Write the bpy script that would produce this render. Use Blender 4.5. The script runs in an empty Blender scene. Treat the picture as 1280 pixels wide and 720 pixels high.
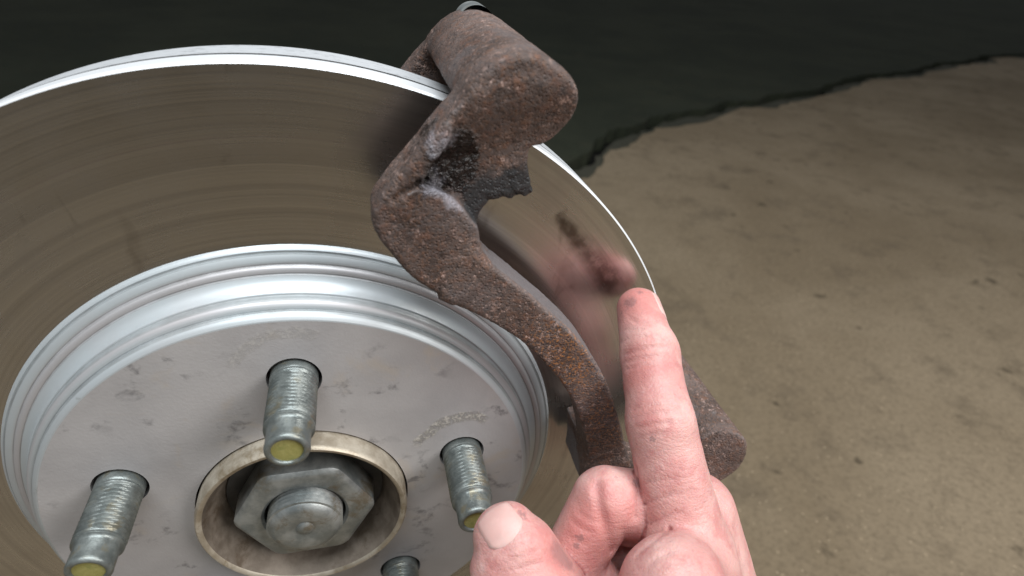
import bpy, bmesh, math, random
import numpy as np
from mathutils import Matrix, Vector

random.seed(4)
MM = 0.001
sc = bpy.context.scene
COL = sc.collection

# ------------------------------------------------------------------ camera
CAM = np.array([25.8048, -147.4257, 180.4833])          # mm, hub face centre is the origin
F_PX = 740.8433
def rot(a, b, c):
    ca, sa, cb, sb, cc, s_ = math.cos(a), math.sin(a), math.cos(b), math.sin(b), math.cos(c), math.sin(c)
    X = np.array([[1, 0, 0], [0, ca, -sa], [0, sa, ca]])
    Y = np.array([[cb, 0, sb], [0, 1, 0], [-sb, 0, cb]])
    Z = np.array([[cc, -s_, 0], [s_, cc, 0], [0, 0, 1]])
    return Z @ Y @ X
RM = rot(1.011992178, -0.073263001, -0.236302298)
cam = bpy.data.cameras.new('camera')
cam.sensor_width = 36.0
cam.lens = F_PX / 1280 * 36
cam.clip_start = 0.005
cam.clip_end = 100
cam.dof.use_dof = True
cam.dof.focus_distance = 0.195
cam.dof.aperture_fstop = 12
co = bpy.data.objects.new('camera', cam)
m4 = Matrix.Identity(4)
for i in range(3):
    for j in range(3):
        m4[i][j] = RM[i, j]
    m4[i][3] = CAM[i] * MM
co.matrix_world = m4
COL.objects.link(co)
sc.camera = co

def ray(px, py):
    d = RM @ np.array([(px - 640) / F_PX, -(py - 360) / F_PX, -1.0])
    return d
def un(px, py, Y):
    """point (mm) where the pixel's ray meets the plane y = Y, parallel to the rotor face"""
    d = ray(px, py)
    return CAM + (Y - CAM[1]) / d[1] * d

# ------------------------------------------------------------------ world, lamps, exposure
w = bpy.data.worlds.new('World')
sc.world = w
w.use_nodes = True
bg = w.node_tree.nodes['Background']
bg.inputs[0].default_value = (0.68, 0.70, 0.72, 1)
bg.inputs[1].default_value = 0.30

def area(name, loc, target, sx, sy, power, color):
    l = bpy.data.lights.new(name, 'AREA')
    l.shape = 'RECTANGLE'
    l.size, l.size_y = sx, sy
    l.energy = power
    l.color = color
    o = bpy.data.objects.new(name, l)
    o.location = loc
    d = Vector(target) - Vector(loc)
    o.rotation_euler = d.to_track_quat('-Z', 'Y').to_euler()
    COL.objects.link(o)
    return o
area('workshop_lamp', (0.10, -0.30, 1.45), (0.05, 0.02, 0.05), 1.4, 0.7, 31, (0.93, 0.97, 1.0))
area('workshop_lamp', (1.15, -0.95, 1.05), (0.1, 0.0, 0.0), 0.8, 0.6, 20, (1.0, 0.96, 0.93))
sc.view_settings.view_transform = 'Standard'
sc.view_settings.look = 'None'
sc.view_settings.gamma = 1
sc.view_settings.exposure = 0.0
sc.view_settings.use_curve_mapping = False

# ------------------------------------------------------------------ node helper
class NT:
    def __init__(s, name):
        s.m = bpy.data.materials.new(name)
        s.m.use_nodes = True
        s.t = s.m.node_tree
        s.b = s.t.nodes['Principled BSDF']
        s.out = s.t.nodes['Material Output']
    def n(s, typ, **kw):
        nd = s.t.nodes.new('ShaderNode' + typ)
        for k, v in kw.items():
            setattr(nd, k, v)
        return nd
    def put(s, sock, v):
        if isinstance(v, bpy.types.NodeSocket):
            s.t.links.new(v, sock)
        elif isinstance(v, (tuple, list)) and len(v) == 3 and sock.type == 'RGBA':
            sock.default_value = (*v, 1)
        else:
            sock.default_value = v
    def set(s, **kw):
        for k, v in kw.items():
            s.put(s.b.inputs[k.replace('_', ' ')], v)
    def coord(s):
        return s.n('TexCoord').outputs['Object']
    def scale(s, v, k):
        nd = s.n('Mapping')
        s.put(nd.inputs[0], v)
        nd.inputs['Scale'].default_value = k if isinstance(k, tuple) else (k, k, k)
        return nd.outputs[0]
    def noise(s, v, scale, detail=4, rough=0.55, dist=0.0):
        nd = s.n('TexNoise')
        s.put(nd.inputs['Vector'], v)
        nd.inputs['Scale'].default_value = scale
        nd.inputs['Detail'].default_value = detail
        nd.inputs['Roughness'].default_value = rough
        nd.inputs['Distortion'].default_value = dist
        return nd.outputs['Fac']
    def voro(s, v, scale, feature='F1'):
        nd = s.n('TexVoronoi', feature=feature)
        s.put(nd.inputs['Vector'], v)
        nd.inputs['Scale'].default_value = scale
        return nd.outputs['Distance']
    def math(s, op, a, b=0.0, c=None):
        nd = s.n('Math', operation=op)
        s.put(nd.inputs[0], a)
        s.put(nd.inputs[1], b)
        if c is not None:
            s.put(nd.inputs[2], c)
        return nd.outputs[0]
    def ramp(s, f, lo, hi, a=0.0, b=1.0):
        nd = s.n('MapRange', interpolation_type='SMOOTHSTEP')
        s.put(nd.inputs[0], f)
        for i, q in enumerate((lo, hi, a, b)):
            s.put(nd.inputs[i + 1], q)
        return nd.outputs[0]
    def mix(s, f, a, b, blend='MIX'):
        nd = s.n('Mix', data_type='RGBA', blend_type=blend)
        s.put(nd.inputs[0], f)
        s.put(nd.inputs[6], a)
        s.put(nd.inputs[7], b)
        return nd.outputs[2]
    def lerp(s, f, a, b):
        nd = s.n('Mix', data_type='FLOAT')
        s.put(nd.inputs[0], f)
        s.put(nd.inputs[2], a)
        s.put(nd.inputs[3], b)
        return nd.outputs[0]
    def sep(s, v):
        nd = s.n('SeparateXYZ')
        s.put(nd.inputs[0], v)
        return nd.outputs
    def comb(s, x, y, z):
        nd = s.n('CombineXYZ')
        for i, q in enumerate((x, y, z)):
            s.put(nd.inputs[i], q)
        return nd.outputs[0]
    def bump(s, h, strength, dist, normal=None):
        nd = s.n('Bump')
        s.put(nd.inputs['Height'], h)
        nd.inputs['Strength'].default_value = strength
        nd.inputs['Distance'].default_value = dist
        if normal is not None:
            s.put(nd.inputs['Normal'], normal)
        return nd.outputs[0]
    def dist(s, v, pt):
        nd = s.n('VectorMath', operation='DISTANCE')
        s.put(nd.inputs[0], v)
        nd.inputs[1].default_value = tuple(pt)
        return nd.outputs['Value']
    def radius(s, v):
        q = s.sep(v)
        return s.math('SQRT', s.math('ADD', s.math('MULTIPLY', q[0], q[0]), s.math('MULTIPLY', q[2], q[2])))

# ------------------------------------------------------------------ materials
STUD_R, STUD_A = 57.15, math.radians(15.508)
def stud_pos(k):
    a = STUD_A + k * math.radians(72)
    return STUD_R * math.cos(a), STUD_R * math.sin(a)

def mat_friction():
    t = NT('machined_iron')
    v = t.coord()
    r = t.radius(v)
    rr = t.comb(t.math('MULTIPLY', r, 1.0), 0.0, 0.0)
    line = t.noise(rr, 1400, 3, 0.7)
    line2 = t.math('ADD', t.math('MULTIPLY', t.noise(rr, 160, 4, 0.6), 0.5), t.math('MULTIPLY', t.noise(rr, 520, 3, 0.7), 0.5))
    blot = t.noise(v, 22, 5, 0.6, 0.4)
    # greasy finger smears
    sm = t.noise(t.scale(v, (1, 1, 0.45)), 55, 4, 0.6, 1.2)
    col = t.mix(t.ramp(line2, 0.38, 0.62), (0.55, 0.54, 0.53), (0.70, 0.69, 0.67))
    col = t.mix(t.ramp(blot, 0.45, 0.72, 0, 0.40), col, (0.40, 0.365, 0.33))
    col = t.mix(t.ramp(sm, 0.60, 0.74, 0, 0.35), col, (0.14, 0.105, 0.08))
    # dark blurred reflection of the fingertip, painted into the face colour
    jd = t.math('MULTIPLY', t.math('SUBTRACT', t.noise(v, 90, 4, 0.65), 0.5), 0.020)
    # distance to the painted reflection's line, measured in the plane of the face
    A_, B_ = un(764, 350, 17.7) * MM, un(700, 272, 17.7) * MM
    ab = B_ - A_
    q_ = t.sep(v)
    dx_, dz_ = t.math('SUBTRACT', q_[0], float(A_[0])), t.math('SUBTRACT', q_[2], float(A_[2]))
    L2 = float(ab[0] ** 2 + ab[2] ** 2)
    u_ = t.math('DIVIDE', t.math('ADD', t.math('MULTIPLY', dx_, float(ab[0])), t.math('MULTIPLY', dz_, float(ab[2]))), L2)
    u_ = t.math('MINIMUM', t.math('MAXIMUM', u_, 0.0), 1.0)
    ex_ = t.math('SUBTRACT', dx_, t.math('MULTIPLY', u_, float(ab[0])))
    ez_ = t.math('SUBTRACT', dz_, t.math('MULTIPLY', u_, float(ab[2])))
    ds_ = t.math('SQRT', t.math('ADD', t.math('MULTIPLY', ex_, ex_), t.math('MULTIPLY', ez_, ez_)))
    ds_ = t.math('ADD', ds_, t.math('MULTIPLY', jd, 0.22))
    wid = t.math('SUBTRACT', 0.0095, t.math('MULTIPLY', u_, 0.0070))
    refl = t.ramp(t.math('DIVIDE', ds_, wid), 0.1, 1.0, 0.8, 0.0)
    refl = t.math('MULTIPLY', refl, t.ramp(t.noise(v, 240, 4, 0.6), 0.25, 0.6, 0.55, 1.0))
    col = t.mix(refl, col, (0.085, 0.066, 0.052))
    # one worn step ring
    ring = t.math('ABSOLUTE', t.math('SUBTRACT', r, 0.1265))
    col = t.mix(t.ramp(ring, 0.0, 0.0006, 0.5, 0), col, (0.62, 0.58, 0.58))
    ro = t.math('ADD', t.ramp(blot, 0.3, 0.7, 0.17, 0.27), t.math('MULTIPLY', line, 0.08))
    tg = t.n('Tangent', direction_type='RADIAL', axis='Y')
    t.set(Base_Color=col, Metallic=1.0, Roughness=ro, Anisotropic=0.55,
          Normal=t.bump(t.math('ADD', line, t.math('MULTIPLY', line2, 1.5)), 0.14, 0.0002))
    t.put(t.b.inputs['Tangent'], tg.outputs[0])
    return t.m

def mat_rim():
    t = NT('turned_rim')
    v = t.coord()
    q = t.sep(v)
    n = t.noise(t.scale(v, (1, 5, 1)), 260, 4, 0.65)
    inner = t.ramp(q[1], 0.0270, 0.0272)
    spk = t.math('MULTIPLY', t.ramp(n, 0.55, 0.66, 0, 0.6), inner)
    col = t.mix(spk, t.mix(inner, (0.80, 0.82, 0.84), (0.60, 0.62, 0.64)), (0.16, 0.165, 0.17))
    t.set(Base_Color=col, Metallic=0.25, Roughness=0.42, Normal=t.bump(n, 0.15, 0.0003))
    return t.m

def mat_hat():
    """dull zinc-flake coating with handling stains"""
    t = NT('zinc_coated_iron')
    v = t.coord()
    q = t.sep(v)
    big = t.noise(v, 30, 5, 0.6, 0.3)
    fine = t.noise(v, 900, 3, 0.6)
    col = t.mix(t.ramp(big, 0.3, 0.7), (0.415, 0.405, 0.410), (0.50, 0.488, 0.488))
    # warm rubbed patches
    wr = t.noise(v, 46, 4, 0.65, 0.6)
    col = t.mix(t.ramp(wr, 0.56, 0.74, 0, 0.55), col, (0.50, 0.44, 0.37))
    # grey smudges
    sm = t.noise(t.scale(v, (1, 1, 1.25)), 85, 6, 0.66, 0.35)
    smf = t.math('MULTIPLY', t.ramp(sm, 0.55, 0.68, 0, 0.75), t.ramp(t.noise(v, 24, 2), 0.43, 0.56))
    col = t.mix(smf, col, (0.17, 0.165, 0.17))
    # curved rub marks beside the wheel studs
    mask = None
    for k, amp in ((0, 1.0), (1, 0.35)):
        x, z = stud_pos(k)
        d = t.math('ADD', t.dist(v, (x * MM, 0, z * MM)), t.math('MULTIPLY', t.math('SUBTRACT', t.noise(v, 130, 3), 0.5), 0.005))
        band = t.math('MULTIPLY', t.ramp(d, 0.0150, 0.0162), t.ramp(d, 0.0200, 0.0188))
        dx = t.math('SUBTRACT', q[0], x * MM)
        dz = t.math('SUBTRACT', q[2], z * MM)
        ang = t.math('ARCTAN2', dz, dx)
        win = t.math('MULTIPLY', t.ramp(ang, 1.0, 1.15), t.ramp(ang, 2.85, 2.6))
        b = t.math('MULTIPLY', t.math('MULTIPLY', band, win), t.math('MULTIPLY', t.ramp(t.noise(v, 55 + 9 * k, 3), 0.22, 0.40), amp))
        mask = b if mask is None else t.math('MAXIMUM', mask, b)
    scuff = t.noise(v, 620, 4, 0.7)
    mask = t.math('MULTIPLY', mask, t.ramp(scuff, 0.36, 0.56, 0.15, 1))
    col = t.mix(t.math('MULTIPLY', mask, 0.95), col, t.mix(t.ramp(scuff, 0.4, 0.62), (0.13, 0.12, 0.10), (0.58, 0.56, 0.52)))
    ro = t.ramp(big, 0.3, 0.7, 0.50, 0.62)
    h = t.math('ADD', t.math('MULTIPLY', fine, 0.5), t.math('MULTIPLY', mask, scuff))
    t.set(Base_Color=col, Metallic=0.2, Roughness=ro, Normal=t.bump(h, 0.22, 0.0006))
    return t.m

def mat_flank():
    t = NT('bright_zinc_coat')
    v = t.coord()
    r = t.radius(v)
    rr = t.comb(r, 0.0, 0.0)
    line = t.noise(rr, 900, 3, 0.6)
    big = t.noise(v, 26, 4, 0.6)
    col = t.mix(t.ramp(big, 0.35, 0.7), (0.57, 0.625, 0.65), (0.52, 0.545, 0.56))
    tint = t.noise(rr, 210, 2, 0.5)
    col = t.mix(t.ramp(tint, 0.52, 0.62, 0, 0.5), col, (0.52, 0.46, 0.46))
    d = t.noise(v, 75, 5, 0.7)
    col = t.mix(t.ramp(d, 0.64, 0.74, 0, 0.6), col, (0.25, 0.26, 0.23))
    # darker lines along the grooves between the steps
    gr = None
    for r0 in (0.0807, 0.0831, 0.0872, 0.0895, 0.0925):
        g_ = t.ramp(t.math('ABSOLUTE', t.math('SUBTRACT', r, r0)), 0.00015, 0.00045, 0.45, 0)
        gr = g_ if gr is None else t.math('MAXIMUM', gr, g_)
    gr = t.math('MULTIPLY', gr, t.ramp(t.noise(v, 40, 4, 0.7), 0.3, 0.6, 0.35, 1.0))
    col = t.mix(gr, col, (0.10, 0.10, 0.09))
    t.set(Base_Color=col, Metallic=0.5, Roughness=t.ramp(big, 0.3, 0.7, 0.46, 0.58), Normal=t.bump(line, 0.12, 0.0003))
    return t.m

def mat_iron():
    """rusty cast iron with an oily patch"""
    t = NT('rusty_cast_iron')
    v = t.coord()
    big = t.noise(v, 38, 5, 0.62, 0.3)
    mid = t.noise(v, 260, 5, 0.68)
    fine = t.noise(v, 1000, 4, 0.7)
    pit = t.voro(v, 1100)
    col = t.mix(t.ramp(big, 0.33, 0.68), (0.062, 0.043, 0.037), (0.148, 0.110, 0.098))
    col = t.mix(t.ramp(mid, 0.48, 0.68, 0, 0.75), col, (0.145, 0.072, 0.048))
    # orange bloom, strongest along the middle of the bar
    dm = t.dist(v, tuple(un(722, 445, -12) * MM))
    dn = t.dist(v, tuple(un(765, 520, -12) * MM))
    bloom = t.math('MAXIMUM', t.ramp(dm, 0.005, 0.028, 1, 0), t.ramp(dn, 0.004, 0.02, 0.6, 0))
    sp = t.ramp(fine, 0.50, 0.62)
    col = t.mix(t.math('MULTIPLY', sp, t.math('ADD', t.math('MULTIPLY', bloom, 0.85), 0.16)), col, (0.36, 0.15, 0.045))
    # pale pinkish crust specks
    cr = t.math('MULTIPLY', t.ramp(t.noise(v, 620, 4, 0.75), 0.55, 0.64, 0, 0.85), t.ramp(t.noise(v, 70, 3, 0.6), 0.40, 0.6, 0.15, 1))
    col = t.mix(cr, col, (0.40, 0.275, 0.235))
    dk = t.ramp(t.noise(v, 480, 5, 0.75), 0.54, 0.63, 0, 0.8)
    col = t.mix(dk, col, (0.040, 0.028, 0.024))
    # smoother grey skin on the outer side of the bar and along the rib
    rad_ = t.math('ADD', t.radius(v), t.math('MULTIPLY', t.math('SUBTRACT', mid, 0.5), 0.006))
    yy = t.sep(v)[1]
    g1 = t.math('MULTIPLY', t.ramp(rad_, 0.1118, 0.1130), t.ramp(rad_, 0.1180, 0.1160))
    g1 = t.math('MULTIPLY', g1, t.ramp(yy, -0.0118, -0.0095))
    lil = t.ramp(t.noise(v, 60, 4, 0.6), 0.50, 0.66, 0, 0.55)
    col = t.mix(t.math('MAXIMUM', t.math('MULTIPLY', g1, 0.85), t.math('MULTIPLY', lil, 0.6)), col, (0.150, 0.136, 0.140))
    da_ = t.dist(v, tuple(un(722, 562, 6) * MM))
    col = t.mix(t.ramp(da_, 0.009, 0.013, 0.75, 0), col, (0.20, 0.19, 0.20))
    # handled edges are worn to grey
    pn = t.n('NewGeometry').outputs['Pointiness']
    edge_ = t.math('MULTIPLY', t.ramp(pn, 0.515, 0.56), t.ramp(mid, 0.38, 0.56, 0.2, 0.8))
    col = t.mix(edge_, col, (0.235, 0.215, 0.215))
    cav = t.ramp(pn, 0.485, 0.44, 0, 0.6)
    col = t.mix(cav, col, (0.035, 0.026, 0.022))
    # oil soaked patches
    jit = t.math('MULTIPLY', t.math('SUBTRACT', t.noise(v, 240, 4, 0.7), 0.5), 0.012)
    oil = None
    for px, py, Y, rad in ((560, 190, -6, 0.0075), (550, 207, -6, 0.0072), (575, 200, -6, 0.005), (535, 220, -8, 0.004), (562, 222, -6, 0.004)):
        d = t.math('ADD', t.dist(v, tuple(un(px, py, Y) * MM)), jit)
        o = t.ramp(d, rad * 0.75, rad * 1.25, 1, 0)
        oil = o if oil is None else t.math('MAXIMUM', oil, o)
    col = t.mix(t.math('MULTIPLY', oil, 0.96), col, (0.011, 0.008, 0.007))
    gre = None
    for px, py, Y, rad in ((640, 240, -7, 0.0065), (612, 248, -7, 0.0068), (597, 268, -6, 0.0055), (663, 236, -7, 0.006)):
        d = t.math('ADD', t.dist(v, tuple(un(px, py, Y) * MM)), jit)
        o = t.ramp(d, rad * 0.7, rad * 1.4, 1, 0)
        gre = o if gre is None else t.math('MAXIMUM', gre, o)
    col = t.mix(t.math('MULTIPLY', gre, 0.92), col, (0.026, 0.029, 0.032))
    # bare worn metal along one corner
    wm = None
    for px, py, Y, rad in ((550, 232, -12, 0.0035), (566, 252, -12, 0.003), (551, 178, -11, 0.003)):
        d = t.math('ADD', t.dist(v, tuple(un(px, py, Y) * MM)), jit)
        o = t.ramp(d, rad * 0.5, rad * 1.5, 1, 0)
        wm = o if wm is None else t.math('MAXIMUM', wm, o)
    col = t.mix(t.math('MULTIPLY', wm, 0.6), col, (0.34, 0.33, 0.37))
    ro = t.lerp(oil, t.ramp(mid, 0.3, 0.7, 0.62, 0.85), 0.10)
    ro = t.lerp(t.math('MULTIPLY', gre, 0.7), ro, 0.35)
    h = t.math('ADD', t.math('MULTIPLY', fine, 0.6), t.math('MULTIPLY', t.ramp(pit, 0.0, 0.5), 0.5))
    h = t.math('ADD', h, t.math('MULTIPLY', mid, 1.0))
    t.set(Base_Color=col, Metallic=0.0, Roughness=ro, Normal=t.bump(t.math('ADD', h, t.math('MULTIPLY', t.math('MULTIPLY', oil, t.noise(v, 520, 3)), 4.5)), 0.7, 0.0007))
    t.put(t.b.inputs['Specular IOR Level'], 0.45)
    return t.m

def mat_steel(name, c1, c2, metal=0.8, rough=(0.35, 0.55), stain=None, scale=140):
    t = NT(name)
    v = t.coord()
    a = t.noise(v, scale, 5, 0.65)
    f = t.noise(v, scale * 5, 3, 0.6)
    col = t.mix(t.ramp(a, 0.35, 0.68), c1, c2)
    if stain:
        col = t.mix(t.ramp(t.noise(v, scale * 0.7, 5, 0.7, 0.4), 0.52, 0.68, 0, 0.8), col, stain)
    t.set(Base_Color=col, Metallic=metal, Roughness=t.ramp(a, 0.3, 0.7, *rough), Normal=t.bump(f, 0.2, 0.0005))
    return t.m

def mat_skin():
    t = NT('skin')
    v = t.coord()
    big = t.noise(v, 45, 4, 0.6, 0.3)
    blot = t.noise(v, 130, 5, 0.65, 0.2)
    col = t.mix(t.ramp(big, 0.35, 0.68), (0.60, 0.305, 0.28), (0.67, 0.39, 0.355))
    col = t.mix(t.ramp(blot, 0.44, 0.66, 0, 0.6), col, (0.50, 0.18, 0.17))
    pale = t.ramp(t.noise(v, 90, 4, 0.6), 0.56, 0.70, 0, 0.5)
    col = t.mix(pale, col, (0.72, 0.46, 0.42))
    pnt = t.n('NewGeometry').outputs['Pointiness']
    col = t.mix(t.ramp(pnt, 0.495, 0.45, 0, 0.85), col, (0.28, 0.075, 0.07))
    # redder finger ends and knuckles, plus the middle finger's shade painted in red
    red = None
    for px, py, rad, amp in ((790, 374, 0.011, 0.65), (800, 440, 0.006, 0.3), (735, 665, 0.013, 0.6), (770, 640, 0.009, 0.3), (700, 700, 0.010, 0.5), (795, 470, 0.006, 0.35), (808, 520, 0.006, 0.3)):
        d = t.dist(v, tuple((hit(px, py) - WR) * MM))
        o = t.ramp(d, rad * 0.3, rad * 1.3, amp, 0)
        red = o if red is None else t.math('MAXIMUM', red, o)
    col = t.mix(red, col, (0.52, 0.17, 0.15))
    # ingrained dirt
    dirt = t.math('MULTIPLY', t.ramp(t.noise(v, 420, 5, 0.75), 0.60, 0.70, 0, 0.6), t.ramp(t.noise(v, 60, 2), 0.45, 0.6))
    col = t.mix(dirt, col, (0.25, 0.105, 0.09))
    grime = None
    for px, py, rad in ((700, 692, 0.0042), (708, 702, 0.003), (724, 673, 0.0011), (721, 683, 0.0009), (653, 643, 0.0012), (800, 366, 0.0009), (787, 378, 0.0022), (797, 603, 0.0015), (816, 548, 0.0009)):
        d = t.dist(v, tuple((hit(px, py) - WR) * MM))
        d = t.math('ADD', d, t.math('MULTIPLY', t.math('SUBTRACT', t.noise(v, 700, 3), 0.5), 0.004))
        o = t.ramp(d, rad * 0.5, rad * 1.4, 0.5, 0)
        grime = o if grime is None else t.math('MAXIMUM', grime, o)
    col = t.mix(grime, col, (0.16, 0.10, 0.10))
    # skin texture: fine net + cross wrinkles
    net = t.voro(v, 900, 'DISTANCE_TO_EDGE')
    wr = t.noise(t.scale(v, (0.45, 1.0, 2.4)), 300, 5, 0.65, 0.8)
    pores = t.noise(v, 1500, 2, 0.5)
    h = t.math('ADD', t.math('MULTIPLY', t.ramp(net, 0.0, 0.25), 0.16), t.math('MULTIPLY', wr, 1.0))
    h = t.math('ADD', h, t.math('MULTIPLY', pores, 0.10))
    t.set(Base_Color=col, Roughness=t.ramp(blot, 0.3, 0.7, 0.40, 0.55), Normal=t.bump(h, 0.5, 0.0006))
    t.put(t.b.inputs['Subsurface Weight'], 0.35)
    t.b.inputs['Subsurface Radius'].default_value = (1.0, 0.35, 0.2)
    t.b.inputs['Subsurface Scale'].default_value = 0.003
    return t.m

def mat_nail():
    t = NT('fingernail')
    v = t.coord()
    a = t.noise(v, 160, 3, 0.5)
    col = t.mix(t.ramp(a, 0.35, 0.65), (0.62, 0.385, 0.35), (0.68, 0.45, 0.41))
    t.set(Base_Color=col, Roughness=0.48, Normal=t.bump(t.noise(v, 500, 2), 0.15, 0.0003))
    t.put(t.b.inputs['Subsurface Weight'], 0.25)
    t.b.inputs['Subsurface Radius'].default_value = (1.0, 0.4, 0.3)
    t.b.inputs['Subsurface Scale'].default_value = 0.002
    return t.m

def mat_floor(name, c1, c2, c3, rough):
    t = NT(name)
    v = t.coord()
    a = t.noise(v, 2.2, 6, 0.6, 0.4)
    b = t.noise(v, 14, 6, 0.65)
    f = t.noise(v, 160, 5, 0.75)
    grit = t.voro(v, 90)
    spot = t.noise(v, 26, 3, 0.5)
    col = t.mix(t.ramp(a, 0.35, 0.68), c1, c2)
    col = t.mix(t.ramp(b, 0.50, 0.72, 0, 0.7), col, c3)
    col = t.mix(t.ramp(f, 0.42, 0.72, 0, 0.5), col, tuple(x * 0.45 for x in c1))
    col = t.mix(t.ramp(grit, 0.16, 0.06, 0, 0.6), col, tuple(x * 1.7 for x in c2))
    col = t.mix(t.ramp(spot, 0.68, 0.76, 0, 0.75), col, tuple(x * 0.3 for x in c1))
    t.set(Base_Color=col, Roughness=t.ramp(b, 0.3, 0.7, *rough), Normal=t.bump(t.math('ADD', f, b), 0.35, 0.006))
    t.put(t.b.inputs['Specular IOR Level'], 0.2)
    return t.m

M_FRICTION, M_RIM, M_HAT, M_FLANK = mat_friction(), mat_rim(), mat_hat(), mat_flank()
M_IRON, M_NAIL = mat_iron(), mat_nail()
M_PILOT = mat_steel('tarnished_pilot_steel', (0.40, 0.345, 0.265), (0.56, 0.51, 0.42), 0.55, (0.38, 0.58), (0.28, 0.22, 0.14), 130)
M_BORE = mat_steel('dark_brown_bore', (0.15, 0.122, 0.095), (0.25, 0.21, 0.17), 0.3, (0.5, 0.7), (0.10, 0.07, 0.045), 120)
M_STUD = mat_steel('phosphated_stud_steel', (0.155, 0.175, 0.170), (0.25, 0.275, 0.265), 0.6, (0.32, 0.48), (0.22, 0.20, 0.14), 220)
M_NUT = mat_steel('dull_nut_steel', (0.23, 0.255, 0.255), (0.42, 0.44, 0.43), 0.65, (0.34, 0.52), (0.20, 0.16, 0.10), 110)
M_DARK = mat_steel('grimy_shaded_steel', (0.035, 0.036, 0.036), (0.075, 0.072, 0.068), 0.3, (0.5, 0.7), None, 100)
M_PAINT = mat_steel('yellow_green_paint_mark', (0.30, 0.28, 0.085), (0.40, 0.375, 0.14), 0.0, (0.45, 0.6), (0.25, 0.26, 0.08), 300)
M_CONC = mat_floor('worn_tan_concrete', (0.188, 0.144, 0.092), (0.250, 0.197, 0.132), (0.125, 0.097, 0.066), (0.7, 0.9))
M_DARKFLOOR = mat_floor('dark_concrete', (0.022, 0.027, 0.017), (0.036, 0.041, 0.026), (0.045, 0.046, 0.030), (0.9, 1.0))
M_EARTH = mat_floor('dark_gap', (0.008, 0.008, 0.007), (0.012, 0.011, 0.010), (0.01, 0.01, 0.01), (0.9, 1.0))

# ------------------------------------------------------------------ mesh helpers (all in mm)
def add(name, verts, faces, mat, parent=None, smooth=True, sharp=35):
    me = bpy.data.meshes.new(name)
    me.from_pydata([tuple(float(c) * MM for c in v) for v in verts], [], [list(map(int, f)) for f in faces])
    me.update()
    if smooth:
        me.polygons.foreach_set('use_smooth', [True] * len(me.polygons))
        if sharp:
            me.set_sharp_from_angle(angle=math.radians(sharp))
    me.materials.append(mat)
    o = bpy.data.objects.new(name, me)
    COL.objects.link(o)
    if parent:
        o.parent = parent
    return o
def empty(name, loc, label, cat, group=None):
    o = bpy.data.objects.new(name, None)
    o.empty_display_size = 0.02
    o.location = [c * MM for c in loc]
    COL.objects.link(o)
    tag(o, label, cat, group)
    return o
def tag(o, label=None, cat=None, group=None, kind=None):
    for k, v in (('label', label), ('category', cat), ('group', group), ('kind', kind)):
        if v:
            o[k] = v
    return o
def lathe(profile, seg=192, cx=0.0, cz=0.0, closed=False):
    """profile: (radius, y) from the inside out; spun round the y axis"""
    V, F = [], []
    n = len(profile)
    for i in range(seg):
        a = 2 * math.pi * i / seg
        c, s_ = math.cos(a), math.sin(a)
        for r, y in profile:
            V.append((cx + r * c, y, cz + r * s_))
    rng = n if closed else n - 1
    for i in range(seg):
        j = (i + 1) % seg
        for k in range(rng):
            l = (k + 1) % n
            F.append((i * n + k, j * n + k, j * n + l, i * n + l))
    return V, F
def finish_normals(o):
    bm = bmesh.new()
    bm.from_mesh(o.data)
    bmesh.ops.remove_doubles(bm, verts=bm.verts, dist=1e-7)
    bmesh.ops.recalc_face_normals(bm, faces=bm.faces)
    bm.to_mesh(o.data)
    bm.free()
    return o

# ------------------------------------------------------------------ signed distance helpers (mm)
def vnoise(P, scale, seed):
    rng = np.random.RandomState(seed)
    L = rng.rand(32, 32, 32).astype(np.float32)
    q = P * scale
    i = np.floor(q).astype(np.int32)
    f = (q - i).astype(np.float32)
    f = f * f * (3 - 2 * f)
    i &= 31
    j = (i + 1) & 31
    x0, y0, z0 = i[..., 0], i[..., 1], i[..., 2]
    x1, y1, z1 = j[..., 0], j[..., 1], j[..., 2]
    fx, fy, fz = f[..., 0], f[..., 1], f[..., 2]
    a = L[x0, y0, z0] * (1 - fx) + L[x1, y0, z0] * fx
    b = L[x0, y1, z0] * (1 - fx) + L[x1, y1, z0] * fx
    c = L[x0, y0, z1] * (1 - fx) + L[x1, y0, z1] * fx
    d = L[x0, y1, z1] * (1 - fx) + L[x1, y1, z1] * fx
    return (a * (1 - fy) + b * fy) * (1 - fz) + (c * (1 - fy) + d * fy) * fz - 0.5
def smin(a, b, k):
    if k <= 0:
        return np.minimum(a, b)
    h = np.clip(0.5 + 0.5 * (b - a) / k, 0, 1)
    return b * (1 - h) + a * h - k * h * (1 - h)
def smax(a, b, k):
    return -smin(-a, -b, k)
def cone(P, a, b, ra, rb):
    """capsule from a to b whose radius goes from ra to rb"""
    a, b = np.asarray(a, np.float32), np.asarray(b, np.float32)
    d = b - a
    h = np.clip(((P - a) @ d) / float(d @ d), 0, 1)
    return np.linalg.norm(P - a - h[..., None] * d, axis=-1) - (ra + (rb - ra) * h)
def poly2(x, z, pts):
    d = np.full(x.shape, 1e9, np.float32)
    s = np.ones(x.shape, np.float32)
    n = len(pts)
    for i in range(n):
        ax, az = pts[i]
        bx, bz = pts[i - 1]
        ex, ez = bx - ax, bz - az
        wx, wz = x - ax, z - az
        h = np.clip((wx * ex + wz * ez) / (ex * ex + ez * ez), 0, 1)
        d = np.minimum(d, (wx - ex * h) ** 2 + (wz - ez * h) ** 2)
        c1, c2, c3 = z >= az, z < bz, ex * wz > ez * wx
        flip = (c1 & c2 & c3) | (~c1 & ~c2 & ~c3)
        s = np.where(flip, -s, s)
    return s * np.sqrt(d)
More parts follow.
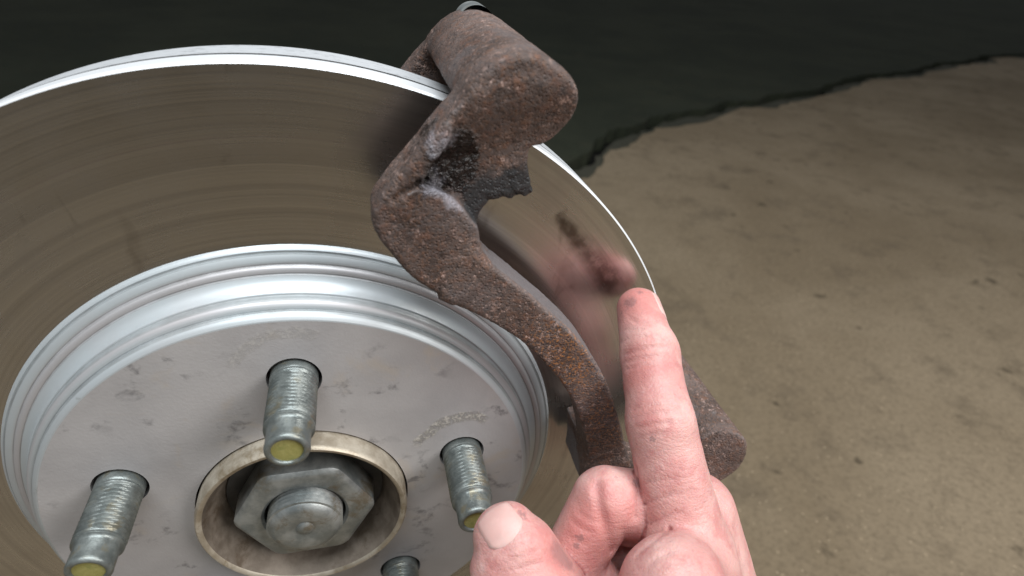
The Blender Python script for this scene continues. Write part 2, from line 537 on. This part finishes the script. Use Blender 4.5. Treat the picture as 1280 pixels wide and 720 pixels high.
def prism(d2, y, y0, y1, rnd):
    dy = np.abs(y - (y0 + y1) / 2) - (y1 - y0) / 2 + rnd
    d2 = d2 + rnd
    return np.minimum(np.maximum(d2, dy), 0) + np.sqrt(np.maximum(d2, 0) ** 2 + np.maximum(dy, 0) ** 2) - rnd
def surface_nets(fn, lo, hi, h):
    lo = np.array(lo, np.float32)
    n = np.ceil((np.array(hi) - lo) / h).astype(int) + 1
    B = 10                                              # evaluate only the blocks near the surface
    nb = -(-n // B)
    n = nb * B
    bi = np.stack(np.meshgrid(*[np.arange(k) for k in nb], indexing='ij'), -1).reshape(-1, 3)
    cd = fn(((bi + 0.5) * B * h + lo).astype(np.float32))
    act = np.abs(cd) < B * h * 0.87 + 4.0
    vb = np.repeat(cd[:, None], B ** 3, 1)
    loc = np.stack(np.meshgrid(*[np.arange(B)] * 3, indexing='ij'), -1).reshape(-1, 3)
    ai = np.nonzero(act)[0]
    for i in range(0, len(ai), 150):
        k = ai[i:i + 150]
        P = ((bi[k][:, None] * B + loc[None]) * h + lo).astype(np.float32)
        vb[k] = fn(P)
    v = vb.reshape(*nb, B, B, B).transpose(0, 3, 1, 4, 2, 5).reshape(*n).astype(np.float32)
    s = v < 0
    cn = n - 1
    cor = [(a, b, c) for a in (0, 1) for b in (0, 1) for c in (0, 1)]
    tot = np.zeros(cn, np.uint8)
    for o in cor:
        tot += s[o[0]:o[0] + cn[0], o[1]:o[1] + cn[1], o[2]:o[2] + cn[2]]
    ci = np.argwhere((tot > 0) & (tot < 8))
    cval = {o: v[ci[:, 0] + o[0], ci[:, 1] + o[1], ci[:, 2] + o[2]] for o in cor}
    acc = np.zeros((len(ci), 3), np.float32)
    cnt = np.zeros(len(ci), np.float32)
    for o in cor:
        for ax in range(3):
            if o[ax]:
                continue
            q = list(o)
            q[ax] = 1
            va, vb_ = cval[o], cval[tuple(q)]
            m = (va < 0) != (vb_ < 0)
            p = np.tile(np.array(o, np.float32), (len(ci), 1))
            p[:, ax] += np.where(m, va / np.where(m, va - vb_, 1), 0)
            acc += p * m[:, None]
            cnt += m
    idx = -np.ones(cn, np.int32)
    idx[ci[:, 0], ci[:, 1], ci[:, 2]] = np.arange(len(ci))
    V = (ci + acc / cnt[:, None]) * h + lo
    F = []
    for ax in range(3):
        u, w_ = (ax + 1) % 3, (ax + 2) % 3
        a = np.moveaxis(s, (ax, u, w_), (0, 1, 2))
        I = np.moveaxis(idx, (ax, u, w_), (0, 1, 2))
        m = (a[:-1, 1:-1, 1:-1] != a[1:, 1:-1, 1:-1])
        i, j, k = np.nonzero(m)
        pos = a[:-1, 1:-1, 1:-1][m]
        q = np.stack([I[i, j, k], I[i, j + 1, k], I[i, j + 1, k + 1], I[i, j, k + 1]], 1)
        q = np.where(pos[:, None], q, q[:, ::-1])
        F.append(q)
    F = np.concatenate(F)
    return V, F
def add_np(name, V, F, mat, parent=None):
    me = bpy.data.meshes.new(name)
    me.vertices.add(len(V))
    me.vertices.foreach_set('co', (V * MM).astype(np.float32).ravel())
    me.loops.add(F.size)
    me.loops.foreach_set('vertex_index', F.astype(np.int32).ravel())
    me.polygons.add(len(F))
    me.polygons.foreach_set('loop_start', np.arange(0, F.size, 4, dtype=np.int32))
    me.update(calc_edges=True)
    me.validate()
    me.polygons.foreach_set('use_smooth', [True] * len(me.polygons))
    me.materials.append(mat)
    o = bpy.data.objects.new(name, me)
    COL.objects.link(o)
    if parent:
        o.parent = parent
    return o

# ================================================================== SETTING: workshop floor
FLOOR = -330.0
def floor_at(px, py):
    d = ray(px, py)
    return CAM + (FLOOR - CAM[2]) / d[2] * d
edge = [floor_at(*q)[:2] for q in ((700, 213), (720, 204), (741, 196), (749, 183), (762, 171), (780, 165), (800, 160), (818, 151), (842, 145))]
rs = random.Random(11)
left, right = [], []
p = np.array(edge[0])
while p[0] > -14000:
    p = p + np.array([-90 - rs.random() * 120, -22 + (rs.random() - 0.5) * 80])
    left.append(p.copy())
p = np.array(edge[-1])
while p[0] < 14000:
    p = p + np.array([80 + rs.random() * 120, 60 + (rs.random() - 0.5) * 90])
    right.append(p.copy())
bound = left[::-1] + [np.array(e) for e in edge] + right
def jag(pts, off, seed):
    r = random.Random(seed)
    out = []
    for a, b in zip(pts[:-1], pts[1:]):
        for k in range(3):
            q = a + (b - a) * k / 3
            out.append((q[0] + r.uniform(-4, 4), q[1] + off + r.uniform(-1, 1) * 13))
    return out
near = jag(bound, -34, 3)
far = jag(bound, 32, 5)
def slab(name, pl, yend, mat, th=40):
    top = [(x, y, FLOOR) for x, y in pl] + [(pl[-1][0], yend, FLOOR), (pl[0][0], yend, FLOOR)]
    n = len(top)
    V = top + [(x, y, z - th) for x, y, z in top]
    F = [list(range(n))] + [[i, (i + 1) % n, n + (i + 1) % n, n + i] for i in range(n)]
    o = add(name, V, F, mat, None, smooth=False)
    finish_normals(o)
    return tag(o, kind='structure')
rim_ = jag([q + np.array([0, -14 - 26 * (1 + math.sin(i * 1.7))]) for i, q in enumerate(bound)], -30, 9)
slab('concrete_floor', rim_, -9000, M_CONC)
def strip(name, a, b, z, th, mat):
    top = [(x, y, z) for x, y in a] + [(x, y + 10, z) for x, y in reversed(b)]
    n = len(top)
    V = top + [(x, y, z_ - th) for x, y, z_ in top]
    F = [list(range(n))] + [[i, (i + 1) % n, n + (i + 1) % n, n + i] for i in range(n)]
    return tag(finish_normals(add(name, V, F, mat, None, smooth=False)), kind='structure')
strip('floor_edge', [(x, y - 90) for x, y in near], near, FLOOR - 4, 30, mat_floor('grey_edge_concrete', (0.040, 0.042, 0.030), (0.062, 0.060, 0.044), (0.09, 0.078, 0.055), (0.8, 0.95)))  # darker grey strip between the crack and the tan slab
slab('dark_floor', far, 26000, M_DARKFLOOR)  # much darker slab beyond the crack
o = add('ground', [(-16000, -9500, FLOOR - 44), (16000, -9500, FLOOR - 44), (16000, 27000, FLOOR - 44), (-16000, 27000, FLOOR - 44)], [(0, 1, 2, 3)], M_EARTH, None, False)
tag(o, kind='structure')

# ================================================================== BRAKE ROTOR
RD, HD, TH = 145.5, 17.7, 22.0
rotor = empty('brake_rotor', (0, 0, 0), 'large round machined steel brake disc with silver coated raised centre', 'brake disc')
# friction ring
prof = [(94.2, HD - 0.2), (95.6, HD), (144.9, HD)]
o = add('friction_face', *lathe(prof, 320), M_FRICTION, rotor)
finish_normals(o)
prof = [(144.9, HD), (145.5, HD + 0.6), (145.5, HD + 8.0), (145.2, HD + 8.3), (142.0, HD + 8.3)]
o = add('rim', *lathe(prof, 320), M_RIM, rotor, sharp=28)
add('rim', *lathe([(145.4, HD + 10.2), (145.4, HD + 10.6), (145.3, HD + TH - 0.8), (144.5, HD + TH)], 320), M_RIM, rotor, sharp=28)
add('vent_gap', *lathe([(142.0, HD + 8.3), (142.0, HD + 10.2), (145.4, HD + 10.2)], 320), M_DARK, rotor)  # dark walls paint in the shade of the slot
prof = [(144.5, HD + TH), (88, HD + TH), (86, HD + TH - 4)]
add('inner_friction_face', *lathe(prof, 256), M_FRICTION, rotor)
# hat: flat mounting face with bore and stud holes
def hat_face():
    bm = bmesh.new()
    edges = []
    def loop(r, cx, cz, seg, y=0.0):
        vs = [bm.verts.new(((cx + r * math.cos(2 * math.pi * i / seg)) * MM, y * MM, (cz + r * math.sin(2 * math.pi * i / seg)) * MM)) for i in range(seg)]
        es = [bm.edges.new((vs[i], vs[(i + 1) % seg])) for i in range(seg)]
        edges.extend(es)
        return vs
    loop(78.6, 0, 0, 192)
    holes = [loop(35.4, 0, 0, 96)] + [loop(8.1, *stud_pos(k), 40) for k in range(5)]
    bmesh.ops.triangle_fill(bm, edges=edges, use_beauty=True, use_dissolve=False)
    for f in bm.faces:
        f.normal_update()
        if f.normal.y > 0:
            f.normal_flip()
    for vs in holes:
        lo = [bm.verts.new((v.co.x, 0.007, v.co.z)) for v in vs]
        n = len(vs)
        for i in range(n):
            bm.faces.new((vs[i], vs[(i + 1) % n], lo[(i + 1) % n], lo[i]))
    me = bpy.data.meshes.new('hat')
    bm.to_mesh(me)
    bm.free()
    me.materials.append(M_HAT)
    o = bpy.data.objects.new('hat', me)
    COL.objects.link(o)
    o.parent = rotor
    return o
hat = hat_face()
def arc(r0, y0, r1, y1, bulge, n=5):
    out = []
    for i in range(n + 1):
        t = i / n
        out.append((r0 + (r1 - r0) * t + bulge * math.sin(math.pi * t) * 0.7, y0 + (y1 - y0) * t - bulge * math.sin(math.pi * t) * 0.7))
    return out
prof = ([(78.6, 0.0), (79.0, 0.1)] + arc(79.0, 0.1, 80.8, 2.0, 0.25, 4) + [(80.6, 2.5), (80.7, 3.1)]
        + arc(81.3, 3.1, 83.2, 5.6, 0.55, 6) + [(83.0, 6.3), (83.2, 6.9)] + arc(83.7, 7.1, 87.0, 11.6, -0.8, 8) + [(87.2, 12.3)]
        + arc(87.8, 12.2, 89.5, 13.4, 0.35, 5) + [(89.5, 14.0)]
        + arc(90.0, 13.9, 92.3, 14.9, 0.15, 4) + [(92.3, 15.7), (92.8, 15.9)] + arc(93.1, 15.7, 94.2, HD - 0.2, 0.3, 4))
o = add('hat_flank', *lathe(prof, 320), M_FLANK, hat, sharp=40)
o = add('hat_inside', *lathe([(35.4, 7.0), (74.0, 7.0), (78.0, 10), (86, HD + TH - 4)], 128), M_DARK, hat)

# ================================================================== WHEEL HUB
hub = empty('wheel_hub', (0, 0, 12), 'steel wheel hub with axle nut and threaded studs inside the disc centre', 'wheel hub')
hub.location = (0, 0, 0)
add('flange', *lathe([(20, 7.4), (70, 7.4), (70, 16), (30, 16), (28, 60), (14, 60), (14, 16)], 96, closed=True), M_DARK, hub)
ring = [(34.8, 7.4), (34.7, -5.4), (34.4, -6.5), (33.9, -7.0), (32.9, -6.9), (32.3, -6.2)]
add('pilot_ring', *lathe(ring, 160), M_PILOT, hub, sharp=45)
add('bore_wall', *lathe([(32.3, -6.2), (31.0, -2.5), (29.0, 2.0), (27.0, 7.2), (26.0, 7.3)], 160), M_BORE, hub, sharp=45)  # inner wall in a darker brown than the ring
# axle nut: flanged hexagon with rounded corners, on a domed axle end
def hexnut(R_, y0, y1, ch):
    V, F = [], []
    seg = 96
    def rad(a, k):
        b = (a % (math.pi / 3)) - math.pi / 6
        return min(R_ * math.cos(math.pi / 6) / math.cos(b), R_ * 0.965) * k
    rows = [(1.0, y0), (1.0, y1 + ch), (0.955, y1 + 0.3), (0.90, y1), (0.60, y1), (0.56, y1 + 0.8), (0.56, y0)]
    for k, y in rows:
        for i in range(seg):
            a = 2 * math.pi * i / seg + 0.35
            r = rad(a, k) if k > 0.7 else R_ * k
            V.append((r * math.cos(a), y, r * math.sin(a)))
    for j in range(len(rows) - 1):
        for i in range(seg):
            n = (i + 1) % seg
            F.append((j * seg + i, j * seg + n, (j + 1) * seg + n, (j + 1) * seg + i))
    return V, F
nut = add('axle_nut', *hexnut(24.0, 6.5, -5.0, 1.2), M_NUT, hub, sharp=32)
add('washer', *lathe([(12, 6.2), (26.6, 6.2), (26.8, 6.6), (26.8, 8.0)], 96), M_DARK, nut)
ax = [(0.01, -11.0), (2.0, -11.0), (3.0, -10.2), (4.4, -10.6), (9.2, -11.0), (10.8, -10.4), (11.6, -9.4)]
for i in range(10):
    ax += [(12.4, -9.3 + i * 1.5), (11.5, -8.55 + i * 1.5)]
add('axle_end', *lathe(ax, 72), M_NUT, hub, sharp=40)
# wheel studs
def stud_mesh():
    R_, p_, seg = 7.05, 1.5, 48
    rows = [(6.7, 7.2), (6.9, 0.5)]
    V, F = [], []
    ys = np.arange(0.0, -21.2, -p_ / 8)
    def prof_r(y, a):
        ph = ((y / p_) + a / (2 * math.pi)) % 1.0
        tri = abs(2 * ph - 1)
        fade = min(1, max(0, (-y - 1.5) / 3.0)) * min(1, max(0, (21.0 + y) / 1.6))
        return R_ - 1.0 * (tri ** 0.9) * fade - 0.25 * max(0, (-19.5 - y) / 1.7)
    grid = [[(6.9, 7.2)] * seg] + [[(prof_r(y, 2 * math.pi * i / seg), y) for i in range(seg)] for y in ys]
    for r, y in ((6.1, -21.6), (5.85, -22.4), (5.85, -27.6), (5.95, -28.0), (5.75, -28.8), (5.2, -29.3), (4.55, -29.35), (4.2, -29.0), (4.1, -28.5)):
        grid.append([(r, y)] * seg)
    for row in grid:
        for i, (r, y) in enumerate(row):
            a = 2 * math.pi * i / seg
            V.append((r * math.cos(a), y, r * math.sin(a)))
    for j in range(len(grid) - 1):
        for i in range(seg):
            n = (i + 1) % seg
            F.append((j * seg + i, j * seg + n, (j + 1) * seg + n, (j + 1) * seg + i))
    return V, F
sv, sf = stud_mesh()
cap = lathe([(0.01, -28.55), (2.4, -28.6), (4.1, -28.5)], 32)
s0 = None
for k in range(5):
    x, z = stud_pos(k)
    if s0 is None:
        s0 = add('wheel_stud', sv, sf, M_STUD, hub, sharp=50)
        c0 = add('paint_mark', *cap, M_PAINT, s0)
        st, cp = s0, c0
    else:
        st, cp = s0.copy(), c0.copy()
        COL.objects.link(st)
        COL.objects.link(cp)
        st.parent, cp.parent = hub, st
        st.rotation_euler.y = k * 1.3
    st.location = (x * MM, 0, z * MM)

# ================================================================== CALIPER BRACKET
AM = math.radians(33.5)                                  # the bracket mirrors about this radius
bracket = empty('caliper_bracket', (0, 0, 0), 'rusty brown cast iron brake caliper bracket arched over the disc rim', 'bracket')
K_POLY = [(47.5, 142), (43, 136.5), (30.5, 121.5), (27.6, 116.5), (28.6, 111), (33, 103.5), (37, 97.5), (42, 93.2), (50, 88), (59, 97.5),
          (56.0, 103), (55.1, 110.6), (57.3, 117), (63, 118.5), (70.5, 117.5), (68.0, 126), (68, 132), (74, 140.5), (77, 145),
          (71, 149.3), (62.6, 150.5), (53.5, 147)]
W_POLY = [tuple(un(a, b, -8)[[0, 2]]) for a, b in ((566, 165), (560, 130), (600, 90), (655, 88), (700, 88), (730, 100), (760, 130), (740, 280), (640, 280),
                                                   (604, 292), (592, 272), (570, 246), (548, 234), (522, 226), (548, 190))]
E_POLY = [(49.0, 141.0), (50.2, 147.0), (55.5, 152.6), (62.5, 155.6), (70, 154.2), (76.5, 149.5), (78.8, 144.5), (78.3, 139.5), (74.5, 133.5), (69, 131), (60, 137.0)]
def chaikin(pts, n=2):
    for _ in range(n):
        q = []
        for a, b in zip(pts, pts[1:] + pts[:1]):
            q += [(a[0] * .78 + b[0] * .22, a[1] * .78 + b[1] * .22), (a[0] * .22 + b[0] * .78, a[1] * .22 + b[1] * .78)]
        pts = q
    return pts
K_POLY, E_POLY, W_POLY = chaikin(K_POLY, 1), chaikin(E_POLY), chaikin(W_POLY, 1)
def ear(P):
    x, y, z = P[..., 0], P[..., 1], P[..., 2]
    r = np.sqrt(x * x + z * z)
    k2 = poly2(x, z, K_POLY)
    d = prism(k2, y, -12.0, 1.5, 1.6)
    e2 = np.maximum(poly2(x, z, E_POLY), 148.0 - r)
    d = smin(d, prism(e2, y, -12.0, 60.0, 2.6), 1.5)
    d = smin(d, prism(k2, y, 54.0, 66.0, 2.0), 4.0)
    # the wing behind the raised rib is sunk and slopes away from it
    w2 = poly2(x, z, W_POLY)
    fl = -12.4 + np.clip(0.40 * ((x - 47.0) * 0.228 - (z - 142.0) * 0.974), -3.0, 5.2)
    cut = np.maximum(w2, y - fl)
    d = smax(d, -cut, 1.6)
    return d
def bracket_sdf(P):
    x, y, z = P[..., 0], P[..., 1], P[..., 2]
    r = np.sqrt(x * x + z * z)
    ang = np.arctan2(z, x)
    da = np.abs(ang - AM)
    lim = math.radians(30.0)
    tw = np.clip((da - math.radians(10.5)) / math.radians(20.0), 0, 1)
    wide = 6.4 + 2.2 * tw * tw
    arc2 = np.maximum(np.abs(r - 100.6 - wide) - wide, (da - lim) * 106)
    d = prism(arc2, y, -12.0, 2.0, 1.3)
    # the lower abutment is deeper than the bar
    lo = np.maximum(np.abs(r - 107.4) - 6.8, np.abs(ang - math.radians(5.0)) * 108 - 10.5)
    d = smin(d, prism(lo, y, -12.0, 14.0, 1.4), 0.8)
    d = smin(d, ear(P), 3.0)
    c2, s2 = math.cos(2 * AM), math.sin(2 * AM)
    Q = np.stack([c2 * x + s2 * z, y, s2 * x - c2 * z], -1)
    d = smin(d, ear(Q), 3.0)
    d = smax(d, -cone(P, un(524, 228, -11.6), un(491, 249, -11.8), 1.0, 0.5), 0.6)
    k = np.abs(d) < 3.0
    n = np.zeros_like(d)
    S = P[k]
    n[k] = vnoise(S, 0.75, 1) * 0.20 + vnoise(S, 1.3, 2) * 0.22 + vnoise(S, 0.1, 3) * 0.35 + np.maximum(0, 1 - np.linalg.norm(S - un(640, 248, -7).astype(np.float32), axis=-1) / 11) * vnoise(S, 0.9, 5) * 1.7
    return d + n
V, F = surface_nets(bracket_sdf, (20, -17, -42), (176, 72, 164), 0.6)
body = add_np('bracket_body', V, F, M_IRON, bracket)
# guide-pin bushing peeping over the back of each ear
def bush(cx, cz):
    return lathe([(3.2, 50), (3.2, 62.0), (4.6, 62.6), (5.6, 62.2), (5.9, 61), (5.9, 52)], 48, cx, cz)
o = add('guide_pin_bushing', *bush(64.5, 150.8), M_NUT, bracket, sharp=30)
c2, s2 = math.cos(2 * AM), math.sin(2 * AM)
add('guide_pin_bushing', *bush(c2 * 64.5 + s2 * 150.8, s2 * 64.5 - c2 * 150.8), M_NUT, bracket, sharp=30)

# ================================================================== HAND
def U(a):
    return un(*a)
I_T, I_D, I_P, I_M = U((798, 386, 7)), U((811, 440, -8)), U((826, 530, -29)), U((862, 700, -54))
M_M, M_P, M_D, M_T = U((872, 640, -38)), U((757, 624, -36)), U((714, 702, -44)), U((770, 760, -50))
T_T, T_N, T_I, T_M = U((627, 663, -41)), U((646, 704, -48)), U((674, 748, -57)), U((768, 865, -64))
T_F0, T_F1 = U((619, 713, -48.5)), U((656, 687, -48.5))
T_S0, T_S1, T_S2 = U((640, 660, -42)), U((661, 684, -46)), U((698, 735, -54))        # the fold behind the nail
WEB = U((842, 738, -69))
WR = np.array([150, -92, -82.0])
EL = np.array([190, -165, -170.0])
R_M, R_P, R_D = np.array([134, -30, -8.0]), np.array([97, -29, -8.0]), np.array([108, -37, -30.0])
L_M, L_P, L_D = np.array([139, -28, -28.0]), np.array([107, -28, -29.0]), np.array([114, -38, -46.0])
def hand_core(P):
    c = lambda a, b, ra, rb: cone(P, a, b, ra, rb)
    idx = smin(c(I_T, I_D, 7.5, 9.35), c(I_D, I_P, 9.2, 10.2), 2.5)
    idx = smin(idx, c(I_P, I_M, 10.2, 13.4), 3.0)
    mid = smin(c(M_M, M_P, 12.2, 10.6), c(M_P, M_D, 10.4, 9.8), 0.5)
    mid = smin(mid, c(M_P * 0.62 + M_M * 0.38, M_P * 0.66 + M_M * 0.34 + np.array([0.0, 2.0, -9.0]), 10.6, 9.5), 2.0)
    mid = smin(mid, c(M_D, M_T, 9.6, 8.2), 1.0)
    rin = smin(c(R_M, R_P, 11.0, 10.5), c(R_P, R_D, 10.0, 9.0), 1.0)
    lit = smin(c(L_M, L_P, 9.8, 9.2), c(L_P, L_D, 8.8, 8.0), 1.0)
    thu = smin(c(T_T, T_N, 7.6, 10.4), c(T_N, T_I, 10.6, 11.6), 4.0)
    # wider than it is thick
    side = np.cross(T_I - T_T, ray(640, 690))
    side = side / np.linalg.norm(side)
    for sg in (-1, 1):
        thu = smin(thu, c(T_T + side * sg * 1.8 + (T_N - T_T) * 0.15, T_I + side * sg * 2.0, 7.6, 10.2), 3.0)
    thu = smin(thu, c(T_F0, T_F1, 7.2, 7.2), 3.0)
    thu = smin(thu, c(T_S0, T_S1, 6.4, 7.2), 3.0)
    thu = smin(thu, c(T_S1, T_S2, 7.2, 8.6), 3.0)
    thu = smin(thu, c(T_I, T_M, 11.8, 15.0), 4.0)
    palm = smin(c(I_M, WR, 13.5, 21.0), c(M_M, WR, 13.0, 21.0), 8.0)
    palm = smin(palm, c(R_M, WR, 12.5, 20.0), 8.0)
    palm = smin(palm, c(L_M, WR, 11.0, 20.0), 8.0)
    palm = smin(palm, c(WR, EL, 23.0, 38.0), 12.0)
    palm = smin(palm, c(T_M, WR, 17.0, 21.0), 10.0)
    web = smin(c(WEB, T_M, 14.5, 15.0), c(WEB, I_M, 13.0, 12.0), 4.0)
    palm = smin(palm, web, 5.0)
    d = smin(palm, idx, 3.2)
    d = smin(d, mid, 0.25)
    d = smin(d, rin, 0.9)
    d = smin(d, lit, 0.9)
    d = smin(d, thu, 0.4)
    return d
def hit(px, py):
    d = ray(px, py)
    d = d / np.linalg.norm(d)
    t = 30.0
    for _ in range(90):
        s = float(hand_core((CAM + d * t)[None].astype(np.float32))[0])
        if s < 0.02 or t > 500:
            break
        t += s * 0.7
    return CAM + d * t
def stroke(pts, n=4):
    out = []
    for (x0, y0), (x1, y1) in zip(pts[:-1], pts[1:]):
        for k in range(n):
            out.append((x0 + (x1 - x0) * k / n, y0 + (y1 - y0) * k / n))
    out.append(pts[-1])
    return [hit(*q) for q in out]
CREASES = [  # (pixel polyline, radius, depth strength)
    ([(746, 606), (748, 628), (755, 655), (766, 688)], 1.2),
    ([(795, 585), (797, 612), (796, 645)], 0.9),
    ([(786, 398), (800, 404), (818, 402)], 0.45),
    ([(778, 444), (800, 437), (830, 432)], 0.6), ([(779, 453), (796, 449), (822, 444)], 0.5), ([(782, 462), (800, 457), (816, 455)], 0.4),
    ([(774, 428), (790, 422), (812, 419)], 0.45), ([(784, 414), (796, 411), (808, 411)], 0.35),
    ([(792, 512), (815, 506), (840, 505)], 0.5), ([(794, 523), (815, 517), (842, 515)], 0.55), ([(797, 535), (816, 531), (840, 527)], 0.5),
    ([(800, 548), (816, 544), (832, 541)], 0.4), ([(802, 606), (822, 600), (846, 597)], 0.4), ([(806, 630), (826, 622), (850, 618)], 0.45),
    ([(812, 655), (830, 646), (852, 640)], 0.5), ([(777, 604), (781, 620), (782, 638)], 0.3),
    ([(724, 640), (733, 648), (745, 652)], 0.4), ([(716, 652), (726, 660), (740, 665)], 0.45), ([(708, 668), (718, 676), (733, 680)], 0.4),
    ([(604, 704), (628, 690), (660, 677)], 0.55), ([(612, 712), (640, 700), (672, 688)], 0.5), ([(606, 694), (622, 683), (642, 672)], 0.45),
    ([(622, 716), (650, 709), (678, 702)], 0.45),
    ([(603, 694), (614, 684), (630, 672), (645, 660), (654, 645)], 0.6),
    ([(838, 660), (815, 676), (795, 694)], 0.6), ([(836, 690), (818, 700), (804, 714)], 0.5)]
STROKES = [(stroke(pl), r) for pl, r in CREASES]
def hand_sdf(P):
    d = hand_core(P)
    nearm = d < 4.0
    if nearm.any():
        Q = P[nearm]
        v = d[nearm]
        for pts, r in STROKES:
            A = np.array(pts)
            lo, hi = A.min(0) - 6, A.max(0) + 6
            sel = np.all((Q > lo) & (Q < hi), axis=-1)
            if not sel.any():
                continue
            S = Q[sel]
            g = np.full(len(S), 1e9, np.float32)
            for a, b in zip(pts[:-1], pts[1:]):
                g = np.minimum(g, cone(S, a, b, 0.0, 0.0))
            v[sel] = v[sel] + r * 1.0 * np.exp(-(g / (r * 1.25)) ** 2)
        v = v + vnoise(Q, 0.22, 7) * 0.35 + vnoise(Q, 0.07, 8) * 0.7
        d[nearm] = v
    return d
M_SKIN = mat_skin()
hand = empty('hand', tuple(WR), 'bare pink hand pointing its index finger up across the bracket', 'hand')
V, F = surface_nets(hand_sdf, (44, -215, -222), (236, 22, 84), 0.75)
hand_body = add_np('hand_skin', V - WR, F, M_SKIN, hand)
# forearm beyond the cut is part of the same surface box; nails follow
def nail(c, toward, length, width, lift):
    def grad(p):
        e = 0.6
        g = np.array([float(hand_core((p + e * np.eye(3)[i])[None])[0] - hand_core((p - e * np.eye(3)[i])[None])[0]) for i in range(3)])
        return g / np.linalg.norm(g)
    n = grad(c)
    u = toward - c
    u -= n * (u @ n)
    u /= np.linalg.norm(u)
    s = np.cross(n, u)
    V, F = [], []
    nu, nv = 14, 14
    for i in range(nu + 1):
        for j in range(nv + 1):
            tu, tv = i / nu * 2 - 1, j / nv * 2 - 1
            # round-ended plate
            wv = width * (1 - 0.10 * max(0, tu) ** 2) * (1 - max(0, -tu - 0.5) ** 2 * 1.1)
            lu = length * (1 - 0.22 * tv * tv) if tu > 0 else length * (1 - 0.25 * tv * tv)
            p = c + u * tu * lu + s * tv * wv
            for _ in range(6):                       # drop onto the skin
                p = p - n * float(hand_core(p[None].astype(np.float32))[0]) * 0.7
            m_ = max(abs(tu), abs(tv))
            p = p + grad(p) * (lift * (1 - m_ ** 6) + 0.12 - (0.6 if m_ > 0.99 else 0))
            V.append(p - WR)
    for i in range(nu):
        for j in range(nv):
            a0 = i * (nv + 1) + j
            F.append((a0, a0 + 1, a0 + nv + 2, a0 + nv + 1))
    return V, F
def onto(c, n):
    p = c.copy()
    for _ in range(60):
        p = p + n * 0.4
        if float(hand_core(p[None].astype(np.float32))[0]) > 0:
            break
    return p
o = add('fingernail', *nail(hit(623, 654), hit(612, 637), 6.4, 6.4, 0.15), M_NAIL, hand, sharp=0)
finish_normals(o)
back = RM[:, 0] * 0.93 - (RM @ np.array([0, 0, -1.0])) * 0.30
tipc = I_T + (I_T - I_D) * 0.05
o = add('fingernail', *nail(onto(tipc, back / np.linalg.norm(back)), tipc + (I_T - I_D) * 2 + back * 6, 5.6, 5.2, 0.3), M_NAIL, hand, sharp=0)
finish_normals(o)
